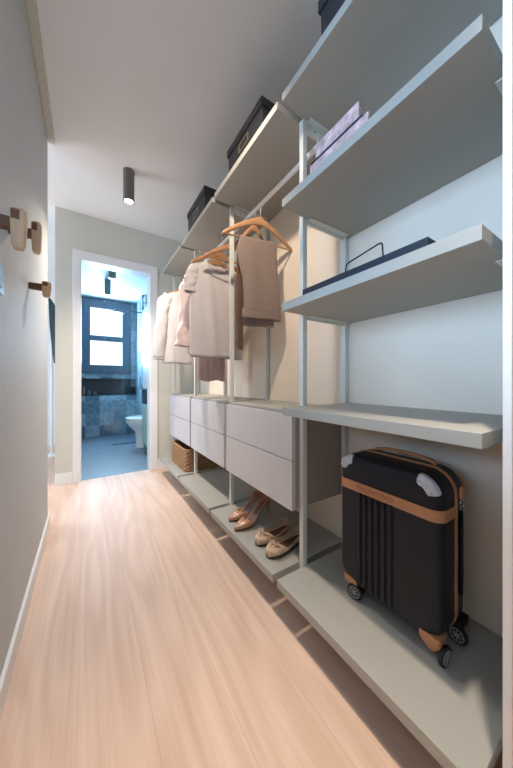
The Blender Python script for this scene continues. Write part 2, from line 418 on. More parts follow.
box(f, XBED-0.07, XBED-0.02, 2.36, 4.04, 0.401, 0.46); box(f, XBED-0.07, XBED-0.02, 2.36, 4.04, 2.19, 2.249)
w3 = struct('window_3', f, M['white'])
p = new_bm(); box(p, XBED-0.048, XBED-0.042, 2.355, 4.045, 0.455, 2.195); obj('pane', p, M['glass'], w3)

# ------------------------------------------------------------------ ceiling spots
def ceiling_spot(loc, label, r=0.037, h=0.22, square=False, lit=True):
    t = thing('ceiling_spotlight', label, 'ceiling light', loc)
    b = new_bm()
    if square: box(b, -r, r, -r, r, -h, -0.001, 0.003)
    else:
        rings = []
        for (rr, z) in ((r*0.55, -0.001), (r, -0.001), (r, -h+0.003), (r-0.002, -h), (r-0.006, -h), (r-0.009, -h+0.016), (0.001, -h+0.016)):
            rings.append([(rr*math.cos(2*PI*k/32), rr*math.sin(2*PI*k/32), z) for k in range(32)])
        loft(b, rings)
    for v in b.verts: v.co += Vector(loc)
    obj('housing', b, M['fixture'], t, smooth=not square, autosm=40)
    b = new_bm(); zz = loc[2]-h
    if square: cyl(b, (loc[0], loc[1], zz-0.003), (loc[0], loc[1], zz-0.0005), r*0.6)
    else: cyl(b, (loc[0], loc[1], zz+0.004), (loc[0], loc[1], zz+0.014), r-0.011, n=28)
    obj('lens', b, M['lamp'] if lit else M['porcelain'], t)
    return t
ceiling_spot((0.252, 2.09, CEIL), 'round grey cylinder spotlight on the dressing room ceiling near the bathroom door')
ceiling_spot((0.24, 0.72, CEIL), 'added round grey cylinder spotlight on the ceiling just above the top edge of the photo')  # unseen housing, added to go with the tilted fill spot
ceiling_spot((0.345, 0.02, CEIL), 'round grey cylinder spotlight on the ceiling above the suitcase bay')
spot('spot_light_far', (0.252, 2.09, CEIL-0.232), 86, WARM, 125, 0.035, 1.0)
spot('spot_light_near', (0.345, 0.02, CEIL-0.232), 106, (1.0, 0.83, 0.67), 62, 0.025, 1.0)
sm = spot('added_fill_spot', (0.24, 0.72, CEIL-0.24), 40, (1.0, 0.84, 0.68), 92, 0.03, 0.9)  # added fill lamp out of view, tilted to brighten clothes and back wall
sm.rotation_euler = Vector((0.62, 0.93, -0.95)).to_track_quat('-Z', 'Y').to_euler()
ceiling_spot((0.236, 3.36, 2.25), 'square grey spotlight on the bathroom ceiling, the nearer one', 0.037, 0.20, True, False)
ceiling_spot((0.23, 4.03, 2.25), 'square grey spotlight on the bathroom ceiling, the one nearer the window', 0.037, 0.20, True, False)

# ------------------------------------------------------------------ wardrobe system
PY = [0.160, 0.790, 1.420, 2.050, 2.680]     # near face of each upright
PW = 0.0225; PX0 = 0.729; BX0 = 0.985
LEV = {'top': 1.957, 'upper': 1.557, 'mid': 1.165, 'low': 0.773}
def ladder(i, label, levels):
    y = PY[i]
    t = thing('upright_frame', label, 'shelf frame', (PX0+PW/2, y+PW/2, 0), 'metal uprights of the wardrobe')
    b = new_bm(); box(b, PX0, PX0+PW, y, y+PW, 0, 1.956, 0.0018); obj('front_post', b, M['metal_white'], t)
    b = new_bm(); box(b, BX0, XR-0.002, y, y+PW, 0, 1.956, 0.0018); obj('back_post', b, M['metal_white'], t)
    for z in levels:
        b = new_bm()
        y0 = y-(0.022 if i > 0 else 0.0); y1 = y+PW+(0.022 if not (i == 1 and 0.2 < z < 1.9) else 0.0)
        wh_ = 0.030 if z > 1.9 else 0.012
        box(b, PX0+PW+0.001, BX0-0.001, y+0.006, y+PW-0.006, z-wh_, z-0.0045, 0.001)
        box(b, PX0+PW+0.001, BX0-0.001, y0, y1, z-0.0042, z-0.0008, 0.0008, 1)
        r = obj('rung', b, M['metal_white'], t)
        for xx in ((0.80, 0.93) if z > 1.9 else ()):
            s = new_bm(); cyl(s, (xx, y+0.0058, z-0.017), (xx, y+0.003, z-0.017), 0.0032, n=12)
            obj('screw', s, M['dark_metal'], r)
    return t
L_ALL = [1.957, 1.557, 1.165, 0.773, 0.128]
ladder(0, 'near metal upright at the right edge of the photo, beside the suitcase bay', L_ALL)
ladder(1, 'metal upright between the suitcase bay and the shoe bay', L_ALL)
ladder(2, 'metal upright between the shoe bay and the white t-shirt bay', [1.957, 0.128])
ladder(3, 'metal upright behind the white t-shirt, beside the wicker basket', [1.957, 0.128])
ladder(4, 'farthest metal upright, next to the end wall', [1.957, 0.128])
bays = {'D': (0.187, 0.788), 'C': (0.817, 1.418), 'B': (1.447, 2.048), 'A': (2.077, 2.678)}
def shelf(bay, z, x0, label, y0=None, y1=None):
    a, c = bays[bay]
    b = new_bm(); box(b, x0, XR-0.001 if not (0) else 0, a if y0 is None else y0, c if y1 is None else y1, z, z+0.030, 0.0012)
    # notch-free board; sits in front of the back posts
    return tag(obj('shelf_board', b, M['shelf'], None), label, 'shelf', 'greige wardrobe shelves')
where = {'D': 'over the suitcase', 'C': 'over the taupe trousers', 'B': 'over the white t-shirt', 'A': 'next to the end wall'}
shelf('D', 1.957, 0.62, 'topmost greige shelf of the near suitcase bay')
shelf('D', 1.557, 0.62, 'greige shelf of the suitcase bay carrying the pink marbled boxes')
shelf('D', 1.165, 0.62, 'greige shelf of the suitcase bay carrying the navy tray')
shelf('D', 0.773, 0.62, 'empty greige shelf right above the black suitcase')
shelf('C', 1.957, 0.62, 'greige top shelf above the taupe trousers, under a black box')
shelf('B', 1.957, 0.62, 'greige top shelf above the white t-shirt, under a black box')
shelf('A', 1.957, 0.62, 'farthest greige top shelf, above the white long-sleeved blouse')
shelf('D', 0.130, 0.597, 'low greige base shelf carrying the black suitcase')
shelf('C', 0.130, 0.597, 'low greige base shelf carrying the two pairs of shoes')
shelf('B', 0.130, 0.597, 'low empty greige base shelf between basket and shoes')
shelf('A', 0.130, 0.597, 'farthest low greige base shelf, carrying the wicker basket')

def drawers(bay, label):
    y0, y1 = bays[bay]; z0, z1 = 0.380, 0.768
    x = 0.695
    t = thing('drawer_cabinet', label, 'drawer cabinet', ((x+XR)/2, (y0+y1)/2, z0), 'hanging two-drawer cabinets')
    b = new_bm()
    box(b, x+0.021, BX0-0.001 if False else XR-0.001, y0+0.001, y0+0.017, z0, z1, 0.001)
    box(b, x+0.021, XR-0.001, y1-0.017, y1-0.001, z0, z1, 0.001)
    box(b, x+0.021, XR-0.001, y0+0.017, y1-0.017, z0, z0+0.016)
    box(b, x+0.021, XR-0.001, y0+0.017, y1-0.017, z1-0.016, z1)
    box(b, XR-0.012, XR-0.001, y0+0.017, y1-0.017, z0+0.016, z1-0.016)
    obj('body', b, M['carcass'], t)
    b = new_bm(); box(b, x+0.012, XR-0.002, y0, y1, z1+0.0008, z1+0.012, 0.001); obj('top_panel', b, M['shelf'], t)
    zm = 0.577
    for (a, c) in ((z0-0.004, zm-0.002), (zm+0.002, z1-0.002)):
        b = new_bm(); box(b, x, x+0.019, y0+0.001, y1-0.001, a, c, 0.0012); obj('drawer', b, M['drawer'], t)
    return t
drawers('C', 'pale grey two-drawer cabinet hanging above the shoes')
drawers('B', 'pale grey two-drawer cabinet hanging under the white t-shirt')
drawers('A', 'pale grey two-drawer cabinet hanging above the wicker basket')

b = new_bm(); box(b, 0.613, XR-0.001, 0.1445, 0.1565, 0.0, CEIL-0.001, 0.0008)
tag(obj('side_panel', b, M['white']), 'tall thin white side panel closing the wardrobe at the right photo edge', 'panel')
# hanging rail
RX, RZ = 0.810, 1.880
t = thing('clothes_rail', 'long silver clothes rail under the top shelves', 'clothes rail', (RX, 0.83, RZ))
b = new_bm(); cyl(b, (RX, 0.770, RZ), (RX, 2.71, RZ), 0.011, n=24, bev=0.002); obj('rail', b, M['rail'], t, smooth=True, autosm=40)
for y in (0.784, 1.414, 2.044, 2.674):
    b = new_bm(); box(b, RX-0.003, RX+0.003, y-0.0, y+0.006, RZ+0.012, 1.9265, 0.001); obj('bracket', b, M['metal_white'], t)

# ------------------------------------------------------------------ hangers and garments
def hanger(y, label, dx=0.0, rz=0.0, w=0.215):
    t = thing('clothes_hanger', label, 'clothes hanger', (0, 0, 0), 'wooden clothes hangers on the rail')
    # local origin = centre of rail
    b = new_bm()
    rings = []
    N = 24
    for i in range(-N, N+1):
        u = i/N; x = u*w
        zc = -0.100 - 0.115*abs(u)**1.35 - 0.006*math.cos(u*PI*0.5)
        yc = 0.018*abs(u)**2
        hh = 0.019*(1-abs(u)**2*0.45) + (0.006 if abs(u) < 0.12 else 0)
        dd = 0.0065 + 0.003*abs(u)
        if abs(i) == N: hh *= 0.6; dd *= 0.6
        rings.append([(x, yc+math.cos(a)*dd, zc+math.sin(a)*hh) for a in [2*PI*k/12 for k in range(12)]])
    loft(b, rings); obj('shoulder_bar', b, M['hang_wood'], t, smooth=True)
    b = new_bm(); cyl(b, (-w*0.93, 0.014, -0.212), (w*0.93, 0.014, -0.212), 0.005, n=12); obj('trouser_bar', b, M['hang_wood'], t, smooth=True, autosm=50)
    pts = [(0, 0, -0.082), (0, 0, -0.045), (0.004, 0, -0.036)]
    for k in range(0, 15):
        a = -PI*0.35 + k/14*PI*1.35
        pts.append((0.0155*math.cos(a), 0, 0.0155*math.sin(a)))
    b = new_bm(); tube(b, pts, 0.0018, 8); obj('hook', b, M['chrome'], t, smooth=True)
    t.location = (RX+dx, y, RZ); t.rotation_euler = (0, 0, rz)
    t['label'] = label
    return t
R = math.radians

def fold(x, z, k):
    return (math.sin(x*38+k)*0.5 + math.sin(x*71+k*2.1+z*5)*0.3 + math.sin(x*19-k+z*9)*0.5)

def garment_body(hw, hem_w, length, neck, dip, depth, seed, top_drop=0.42, ncol=96, nrow=40, amp=0.008, slit=False):
    b = new_bm(); rings = []
    th = [2*PI*i/ncol for i in range(ncol)]
    for j in range(nrow+1):
        f = j/nrow; r = []
        for a in th:
            c = math.cos(a); s = math.sin(a)
            ux = math.copysign(abs(c)**0.75, c)
            # half width by height fraction
            wz = hem_w + (hw-hem_w)*f
            if f > 0.72: wz *= 1 - 0.02*(f-0.72)
            x = ux*wz
            ax = abs(x)
            zt = length - max(0, ax-neck)*top_drop
            if ax < neck:
                q = math.sqrt(max(0, 1-(ax/neck)**2))
                zt -= q*(dip if s < 0 else 0.012)
            z = zt*f
            taper = math.sqrt(max(0.0, 1-f**3.5))
            dy = math.copysign(abs(s)**0.8, s)*(depth*taper+0.005)
            rip = fold(x, z, seed+(0 if s < 0 else 2))*amp*(1-f**3)*(abs(s))
            x += math.sin(z*14+seed)*0.003*(1-f)
            zz = z + (math.sin(x*22+seed)*0.004*(1-f)**4 if f < 0.3 else 0)
            r.append((x, dy+rip, zz))
        rings.append(r)
    loft(b, rings, cap=False)
    return b
def sleeve(p, r, seed, flat=0.5, n=28, amp=0.15, m=26):
    """tube along polyline p (list of (x,y,z)), radii r, with wrinkles"""
    b = new_bm(); rings = []; P = [Vector(q) for q in p]
    def at(t, arr):
        k = t*(len(arr)-1); i = min(int(k), len(arr)-2); f = k-i
        return arr[i]*(1-f)+arr[i+1]*f
    for j in range(m+1):
        t = j/m; c = at(t, P); c2 = at(min(1, t+0.02), P); c1 = at(max(0, t-0.02), P)
        d = (c2-c1).normalized(); u = Vector((0, 1, 0)); v = d.cross(u).normalized()
        rr = at(t, r)
        ring = []
        for k in range(n):
            a = 2*PI*k/n
            w = 1 + amp*(math.sin(a*3+t*11+seed)*0.5+math.sin(t*26+a*2+seed)*0.5)
            ring.append(c + v*math.cos(a)*rr*w + u*math.sin(a)*rr*flat*w)
        rings.append(ring)
    loft(b, rings, cap=False); return b

def place(t, x, y, z, rz=0.0):
    t.location = (x, y, z); t.rotation_euler = (0, 0, rz); return t

# white t-shirt
hanger(1.665, 'wooden clothes hanger holding the white t-shirt', -0.035, R(10))
t = thing('t_shirt', 'white short-sleeved t-shirt on a wooden hanger behind the upright', 't-shirt')
L = 0.632
b = garment_body(0.205, 0.207, L, 0.085, 0.045, 0.036, 1.0); obj('body', b, M['tee'], t, smooth=True, solid=0.002)
for s in (-1, 1):
    b = sleeve([(s*0.172, 0, L-0.065), (s*0.192, 0, L-0.11), (s*0.202, 0, L-0.17), (s*0.203, 0, L-0.23)], [0.034, 0.040, 0.042, 0.043], s, 0.62)
    obj('sleeve', b, M['tee'], t, smooth=True, solid=0.002)
pts = []
for k in range(33):
    a = 2*PI*k/32; x = 0.086*math.cos(a); s = math.sin(a)
    q = math.sqrt(max(0, 1-(x/0.086)**2)); pts.append((x, s*0.012, L-q*(0.043 if s < 0 else 0.010)))
b = new_bm(); tube(b, pts, 0.005, 8); obj('collar', b, M['tee'], t, smooth=True)
place(t, RX-0.058, 1.665, 1.062, R(10))

# white long-sleeved blouse (far)
hanger(2.42, 'wooden clothes hanger holding the white long-sleeved blouse', 0.0, 0.0)
t = thing('blouse', 'white long-sleeved blouse hanging next to the end wall', 'blouse')
L = 0.67
b = garment_body(0.20, 0.225, L, 0.07, 0.05, 0.04, 4.2, amp=0.010); obj('body', b, M['blouse'], t, smooth=True, solid=0.002)
for s in (-1, 1):
    b = sleeve([(s*0.17, -0.005, L-0.07), (s*0.215, -0.01, L-0.14), (s*0.235, -0.02, L-0.28), (s*0.25, -0.02, L-0.40), (s*0.262, -0.015, L-0.64)],
               [0.050, 0.056, 0.050, 0.050, 0.047], s+3, 0.5, amp=0.12)
    obj('sleeve', b, M['blouse'], t, smooth=True, solid=0.002)
    b = new_bm(); zc = L-0.64
    tube(b, [(s*0.262+0.048*math.cos(2*PI*k/24), -0.015+0.024*math.sin(2*PI*k/24), zc+0.006) for k in range(25)], 0.0035, 6)
    obj('cuff', b, M['blouse'], t, smooth=True)
b = new_bm()
pts = [(0.075*math.cos(2*PI*k/24), 0.020*math.sin(2*PI*k/24), L-0.008-0.03*max(0, -math.sin(2*PI*k/24))) for k in range(25)]
tube(b, pts, 0.007, 8); obj('collar', b, M['blouse'], t, smooth=True)
b = new_bm(); box(b, -0.012, 0.012, -0.058, -0.052, 0.02, L-0.09, 0.002); obj('button_placket', b, M['blouse'], t)
place(t, RX-0.02, 2.42, 1.062, 0)

# pale pink blouse behind the t-shirt
hanger(1.90, 'wooden clothes hanger holding the pale pink blouse', 0.0, R(3))
t = thing('blouse', 'pale pink satin blouse behind the white t-shirt, gathered sleeve showing', 'blouse')
L = 0.60
b = garment_body(0.19, 0.20, L, 0.08, 0.05, 0.036, 7.0); obj('body', b, M['pink'], t, smooth=True, solid=0.002)
for s in (-1, 1):
    b = sleeve([(s*0.165, 0, L-0.06), (s*0.205, -0.01, L-0.13), (s*0.215, -0.02, L-0.30), (s*0.235, -0.02, L-0.46), (s*0.238, -0.02, L-0.55)],
               [0.050, 0.056, 0.046, 0.052, 0.056], s+1, 0.55, amp=0.2, m=40)
    obj('sleeve', b, M['pink'], t, smooth=True, solid=0.002)
place(t, RX+0.005, 1.90, 1.10, R(3))

def trousers(rows, depth, seed, amp=0.004, n=72, m=48):
    """rows: list of (z, xl, xr) from top to bottom; closed flattened loop"""
    b = new_bm(); rings = []
    for j in range(m+1):
        t = j/m*(len(rows)-1); i = min(int(t), len(rows)-2); f = t-i
        z, xl, xr = [rows[i][k]*(1-f)+rows[i+1][k]*f for k in range(3)]
        c = (xl+xr)/2; w = (xr-xl)/2; r = []
        dep = depth*min(1, 0.25+j/m*5)
        for k in range(n):
            a = 2*PI*k/n
            ca, sa = math.cos(a), math.sin(a)
            x = c+math.copysign(abs(ca)**0.6, ca)*w
            y = math.copysign(abs(sa)**0.6, sa)*dep + fold(x*0.9, z*0.6, seed+(0 if sa < 0 else 1.3))*amp*min(1, j/m*2)
            r.append((x, y, z + 0.002*math.sin(x*30)))
        rings.append(r)
    loft(b, rings, cap=True); return b

# taupe trousers: folded over the hanger bar
HY = 1.20
hanger(HY, 'wooden clothes hanger holding the folded taupe trousers, in front of the upright', -0.015, R(-7))
t = thing('trousers', 'taupe trousers folded over a wooden hanger, waistband downward', 'trousers')
rows = [(0.437, -0.118, 0.103), (0.42, -0.121, 0.104), (0.36, -0.136, 0.107), (0.335, -0.136, 0.107), (0.20, -0.102, 0.118), (0.10, -0.094, 0.127), (0.045, -0.094, 0.131)]
b = trousers(rows, 0.022, 0.5); obj('leg', b, M['taupe'], t, smooth=True, autosm=50)
b = trousers([(0.050, -0.102, 0.131), (0.03, -0.103, 0.132), (0.008, -0.102, 0.131), (0.0, -0.100, 0.129)], 0.028, 0.5, 0.003, m=12); obj('waistband', b, M['taupe'], t, smooth=True, autosm=50)
b = trousers([(0.02, -0.085, 0.095), (-0.02, -0.088, 0.10), (-0.035, -0.086, 0.098)], 0.014, 2.2, 0.003, m=12)
for v in b.verts: v.co.y += 0.022
obj('inner_waistband', b, M['taupe'], t, smooth=True, autosm=50)
place(t, 0.800, HY+0.014, 1.243, R(-7))

# second, darker trousers
hanger(1.268, 'narrow wooden clothes hanger hidden right behind the taupe trousers', -0.01, 0.0, 0.10)
t = thing('trousers', 'dark brown trousers mostly hidden behind the taupe trousers', 'trousers')
b = trousers([(0.60, -0.105, 0.09), (0.30, -0.105, 0.09), (0.22, -0.105, 0.075), (0.18, -0.105, -0.065), (0.10, -0.10, -0.066), (0.0, -0.094, -0.068)], 0.014, 3.1); obj('leg', b, M['brown_cloth'], t, smooth=True, autosm=50)
place(t, 0.798, 1.268+0.014, 1.080, 0)
hanger(1.50, 'empty wooden clothes hanger between the dark trousers and the white t-shirt', 0.0, R(-4))
# dusty rose trousers, hem below the t-shirt
hanger(1.78, 'wooden clothes hanger holding the dusty rose trousers', 0.0, R(3))
t = thing('trousers', 'dusty rose trousers with pleated hems showing below the white t-shirt', 'trousers')
b = new_bm(); n = 120; rings = []
for j in range(31):
    f = j/30; z = 0.772*(1-f); r = []
    for k in range(n):
        a = 2*PI*k/n; ca, sa = math.cos(a), math.sin(a)
        x = math.copysign(abs(ca)**0.7, ca)*(0.100+0.006*f)
        pl = 0.010*min(1, f*2.5)*(abs(math.sin(x*62))-0.5)
        dep = 0.022*min(1, 0.3+f*5)
        r.append((x, math.copysign(abs(sa)**0.6, sa)*dep+pl*(1 if sa < 0 else -1)*abs(sa), z+0.006*math.sin(x*45)*f))
    rings.append(r)
loft(b, rings); obj('leg', b, M['rose'], t, smooth=True, autosm=60)
place(t, 0.765, 1.78+0.014, 0.905, R(3))

# ------------------------------------------------------------------ storage boxes on the top shelves
def storage_box(x0, y0, y1, label, zt=2.145):
    z0 = 1.988; x1 = x0+0.26
    t = thing('storage_box', label, 'storage box', ((x0+x1)/2, (y0+y1)/2, z0), 'black lidded boxes on the top shelves')
    b = new_bm(); box(b, x0, x1, y0, y1, z0, zt-0.004, 0.003); obj('body', b, M['black_box'], t)
    b = new_bm(); e = 0.007
    box(b, x0-e, x1+e, y0-e, y1+e, zt-0.036, zt+0.002, 0.003)
    obj('lid', b, M['black_box'], t)
    ym = (y0+y1)/2; zm = z0+(zt-0.036-z0)*0.66
    b = new_bm(); w, h = 0.045, 0.019; q = 0.003
    box(b, x0-0.003, x0-0.0003, ym-w, ym+w, zm-h, zm-h+q, 0.0005); box(b, x0-0.003, x0-0.0003, ym-w, ym+w, zm+h-q, zm+h, 0.0005)
    box(b, x0-0.003, x0-0.0003, ym-w, ym-w+q, zm-h+q, zm+h-q); box(b, x0-0.003, x0-0.0003, ym+w-q, ym+w, zm-h+q, zm+h-q)
    obj('label_holder', b, M['brass'], t)
    return t
storage_box(0.645, 0.960, 1.285, 'black lidded box with a metal label frame, above the taupe trousers')
storage_box(0.645, 1.625, 1.965, 'black lidded box on the top shelf above the white t-shirt, the farthest box', 2.170)
storage_box(0.645, 0.26, 0.615, 'black lidded box at the top edge of the photo, on the nearest top shelf')

# ------------------------------------------------------------------ pink marbled boxes on the upper shelf
b = new_bm(); box(b, 0.6215, 0.629, 0.425, 0.640, 1.588, 1.6115, 0.001)
tag(obj('marbled_folder', b, M['marble']), 'low pink marbled folder standing in front, at the very shelf edge', 'folder')
b = new_bm(); box(b, 0.630, 0.637, 0.452, 0.645, 1.588, 1.630, 0.001)
nb = obj('notebook', b, M['navy']); tag(nb, 'thin dark notebook standing between the two pink marbled folders', 'notebook')
b = new_bm(); box(b, 0.6385, 0.652, 0.466, 0.632, 1.588, 1.685, 0.001)
tag(obj('marbled_folder', b, M['marble']), 'tall pink marbled folder standing behind the dark notebook', 'folder')

# ------------------------------------------------------------------ navy tray with wire handle
t = thing('serving_tray', 'flat navy tray with a black wire handle on the middle shelf', 'tray', (0.80, 0.51, 1.1955))
b = new_bm()
x0, x1, y0, y1, z0, z1 = 0.660, 0.960, 0.298, 0.719, 1.196, 1.234
box(b, x0, x1, y0, y1, z0, z0+0.008, 0.001)
box(b, x0, x0+0.010, y0, y1, z0+0.008, z1, 0.0012); box(b, x1-0.010, x1, y0, y1, z0+0.008, z1, 0.0012)
box(b, x0+0.010, x1-0.010, y0, y0+0.010, z0+0.008, z1, 0.0012); box(b, x0+0.010, x1-0.010, y1-0.010, y1, z0+0.008, z1, 0.0012)
obj('tray_body', b, M['navy'], t)
b = new_bm()
hx = 0.725
def rnd(pts, r=0.012):
    out = [Vector(pts[0])]
    for i in range(1, len(pts)-1):
        p, a, c = Vector(pts[i]), Vector(pts[i-1]), Vector(pts[i+1])
        d1 = (a-p).normalized()*r; d2 = (c-p).normalized()*r
        for k in range(6):
            u = k/5; out.append((p+d1)*(1-u)**2 + p*2*u*(1-u) + (p+d2)*u*u)
    out.append(Vector(pts[-1])); return out
tube(b, rnd([(hx, 0.585, 1.205), (hx, 0.578, 1.290), (hx, 0.450, 1.308), (hx, 0.445, 1.205)]), 0.0024, 10)
obj('handle', b, M['wire'], t, smooth=True)

# ------------------------------------------------------------------ suitcase
def rrect(y0, y1, z0, z1, r, n=10):
    pts = []
    for (cy, cz, a0) in ((y1-r, z1-r, 0), (y0+r, z1-r, PI/2), (y0+r, z0+r, PI), (y1-r, z0+r, 3*PI/2)):
        for k in range(n+1):
            a = a0 + PI/2*k/n; pts.append((cy+r*math.cos(a), cz+r*math.sin(a)))
    return pts
def rr_loft(prof, y0, y1, z0, z1, r, n=10):
    rings = []
    for (x, inset) in prof:
        rings.append([(x, p[0], p[1]) for p in rrect(y0+inset, y1-inset, z0+inset, z1-inset, max(0.004, r-inset), n)])
    b = new_bm(); loft(b, rings); return b
SX0, SX1, SY0, SY1, SZ0, SZ1 = 0.762, 0.920, 0.313, 0.640, 0.203, 0.652
t = thing('suitcase', 'black hard-shell cabin suitcase with tan leather trim on the base shelf', 'suitcase', ((SX0+SX1)/2, (SY0+SY1)/2, 0.161))
xm = 0.848
def dome(xa, xb, dep):
    pr = []
    for k in range(9):
        a = PI/2*k/8; pr.append((xa+(xb-xa)*min(1, (1-math.cos(a))*dep/abs(xb-xa)) , dep*(1-math.sin(a))))
    return pr
pr = dome(SX0, xm, 0.030) + [(xm-0.007, 0.0)]
obj('front_shell', rr_loft(pr, SY0, SY1, SZ0, SZ1, 0.062), M['case'], t, smooth=True, autosm=40)
pr = dome(SX1, xm, 0.030) + [(xm+0.007, 0.0)]
obj('rear_shell', rr_loft(pr, SY0, SY1, SZ0, SZ1, 0.062), M['case'], t, smooth=True, autosm=40)
pr = [(xm-0.0068, 0.004), (xm-0.0068, -0.0025), (xm-0.0015, -0.0025), (xm-0.0012, 0.002), (xm+0.0012, 0.002), (xm+0.0015, -0.0025), (xm+0.0068, -0.0025), (xm+0.0068, 0.004)]
obj('zipper_band', rr_loft(pr, SY0, SY1, SZ0, SZ1, 0.062), M['tan'], t, smooth=True, autosm=30)
# leather strap across the front, following the rounded vertical edges
def strap_path(off):
    pts = []
    pts.append((xm-0.009, SY1+off)); pts.append((SX0+0.030, SY1+off))
    for k in range(1, 9):
        a = PI/2*k/8; pts.append((SX0+0.030-(0.030+off)*math.sin(a), SY1-0.030+(0.030+off)*math.cos(a)))
    for k in range(0, 9):
        a = PI/2*k/8; pts.append((SX0+0.030-(0.030+off)*math.cos(a), SY0+0.030-(0.030+off)*math.sin(a)))
    pts.append((xm-0.009, SY0-off)); return pts
b = new_bm(); o_ = strap_path(0.003); i_ = strap_path(0.0003)
zs0, zs1 = 0.532, 0.563
rings = []
for (p, q) in zip(o_, i_):
    rings.append([(p[0], p[1], zs0), (p[0], p[1], zs1), (q[0], q[1], zs1), (q[0], q[1], zs0)])
loft(b, rings); strap = obj('strap', b, M['tan'], t, smooth=True, autosm=35)
cu = bpy.data.curves.new('lettering', 'FONT'); cu.body = 'VALENTINO'; cu.size = 0.0195; cu.align_x = 'CENTER'; cu.align_y = 'CENTER'
cu.extrude = 0.0006; cu.space_character = 1.25
to = bpy.data.objects.new('tmp', cu); COL.objects.link(to)
bpy.context.view_layer.update()
me = bpy.data.meshes.new_from_object(to.evaluated_get(bpy.context.evaluated_depsgraph_get()))
bpy.data.objects.remove(to)
b = new_bm(); b.from_mesh(me)
# text x -> -Y, y -> Z, facing -X
for v in b.verts: v.co = Vector((SX0-0.0036-v.co.z, 0.500-v.co.x, (zs0+zs1)/2+v.co.y))
obj('lettering', b, M['tan_dark'], strap)
# ribs below the strap
for k in range(6):
    y = 0.553-k*0.0212
    b = new_bm(); tube(b, [(SX0+0.004, y, SZ0+0.022), (SX0-0.001, y, SZ0+0.034), (SX0-0.001, y, 0.520), (SX0+0.0, y, 0.530)], 0.0058, 12)
    obj('rib', b, M['case'], t, smooth=True)
# silver corner guards
for (cy, a0, a1) in ((SY0+0.060, -PI*0.02, -PI*0.44), (SY1-0.060, PI*0.02, PI*0.44)):
    b = new_bm(); rings = []
    for k in range(13):
        a = a0+(a1-a0)*k/12
        e = 1.0 if 0 < k < 12 else 0.75
        ring = []
        for (rad, xo) in ((0.014, 0.000), (0.0165, -0.0030), (0.0330, -0.0025), (0.044, 0.0045), (0.046, 0.014), (0.014, 0.010)):
            rad = 0.031+(rad-0.031)*e
            ring.append((SX0+xo, cy+math.sin(a)*(rad+0.012), SZ1-0.060+math.cos(a)*(rad+0.012)))
        rings.append(ring)
    loft(b, rings); g = obj('corner_guard', b, M['silver'], t, smooth=True, autosm=40)
    for a in (a0+(a1-a0)*0.1, a0+(a1-a0)*0.9):
        b = new_bm(); yy, zz = cy+math.sin(a)*0.041, SZ1-0.060+math.cos(a)*0.041
        cyl(b, (SX0-0.0034, yy, zz), (SX0-0.0052, yy, zz), 0.0028, n=12); obj('rivet', b, M['chrome'], g)
# top handle
b = new_bm()
pts = [(xm+0.012, 0.562, SZ1+0.002), (xm+0.012, 0.555, SZ1+0.012), (xm+0.012, 0.52, SZ1+0.019), (xm+0.012, 0.462, SZ1+0.0215), (xm+0.012, 0.41, SZ1+0.019), (xm+0.012, 0.375, SZ1+0.012), (xm+0.012, 0.368, SZ1+0.002)]
tube(b, pts, [0.008, 0.010, 0.010, 0.010, 0.010, 0.010, 0.008], 12, flat=0.55); obj('top_handle', b, M['tan'], t, smooth=True)
# side handle with rings
b = new_bm(); box(b, xm+0.016, xm+0.038, SY0-0.009, SY0-0.0005, 0.575, 0.610, 0.004); sh = obj('side_handle', b, M['tan'], t)
for z in (0.568, 0.551):
    b = new_bm(); tube(b, [(xm+0.026+0.013*math.cos(2*PI*k/20), SY0-0.006, z+0.006*math.sin(2*PI*k/20)) for k in range(21)], 0.0014, 6)
    obj('ring', b, M['chrome'], sh, smooth=True)
b = new_bm(); tube(b, [(xm+0.028, SY0-0.003, 0.548), (xm+0.028, SY0-0.004, 0.50), (xm+0.028, SY0-0.004, 0.36), (xm+0.028, SY0-0.003, 0.31)], 0.004, 10)
obj('side_grip', b, M['case'], t, smooth=True)
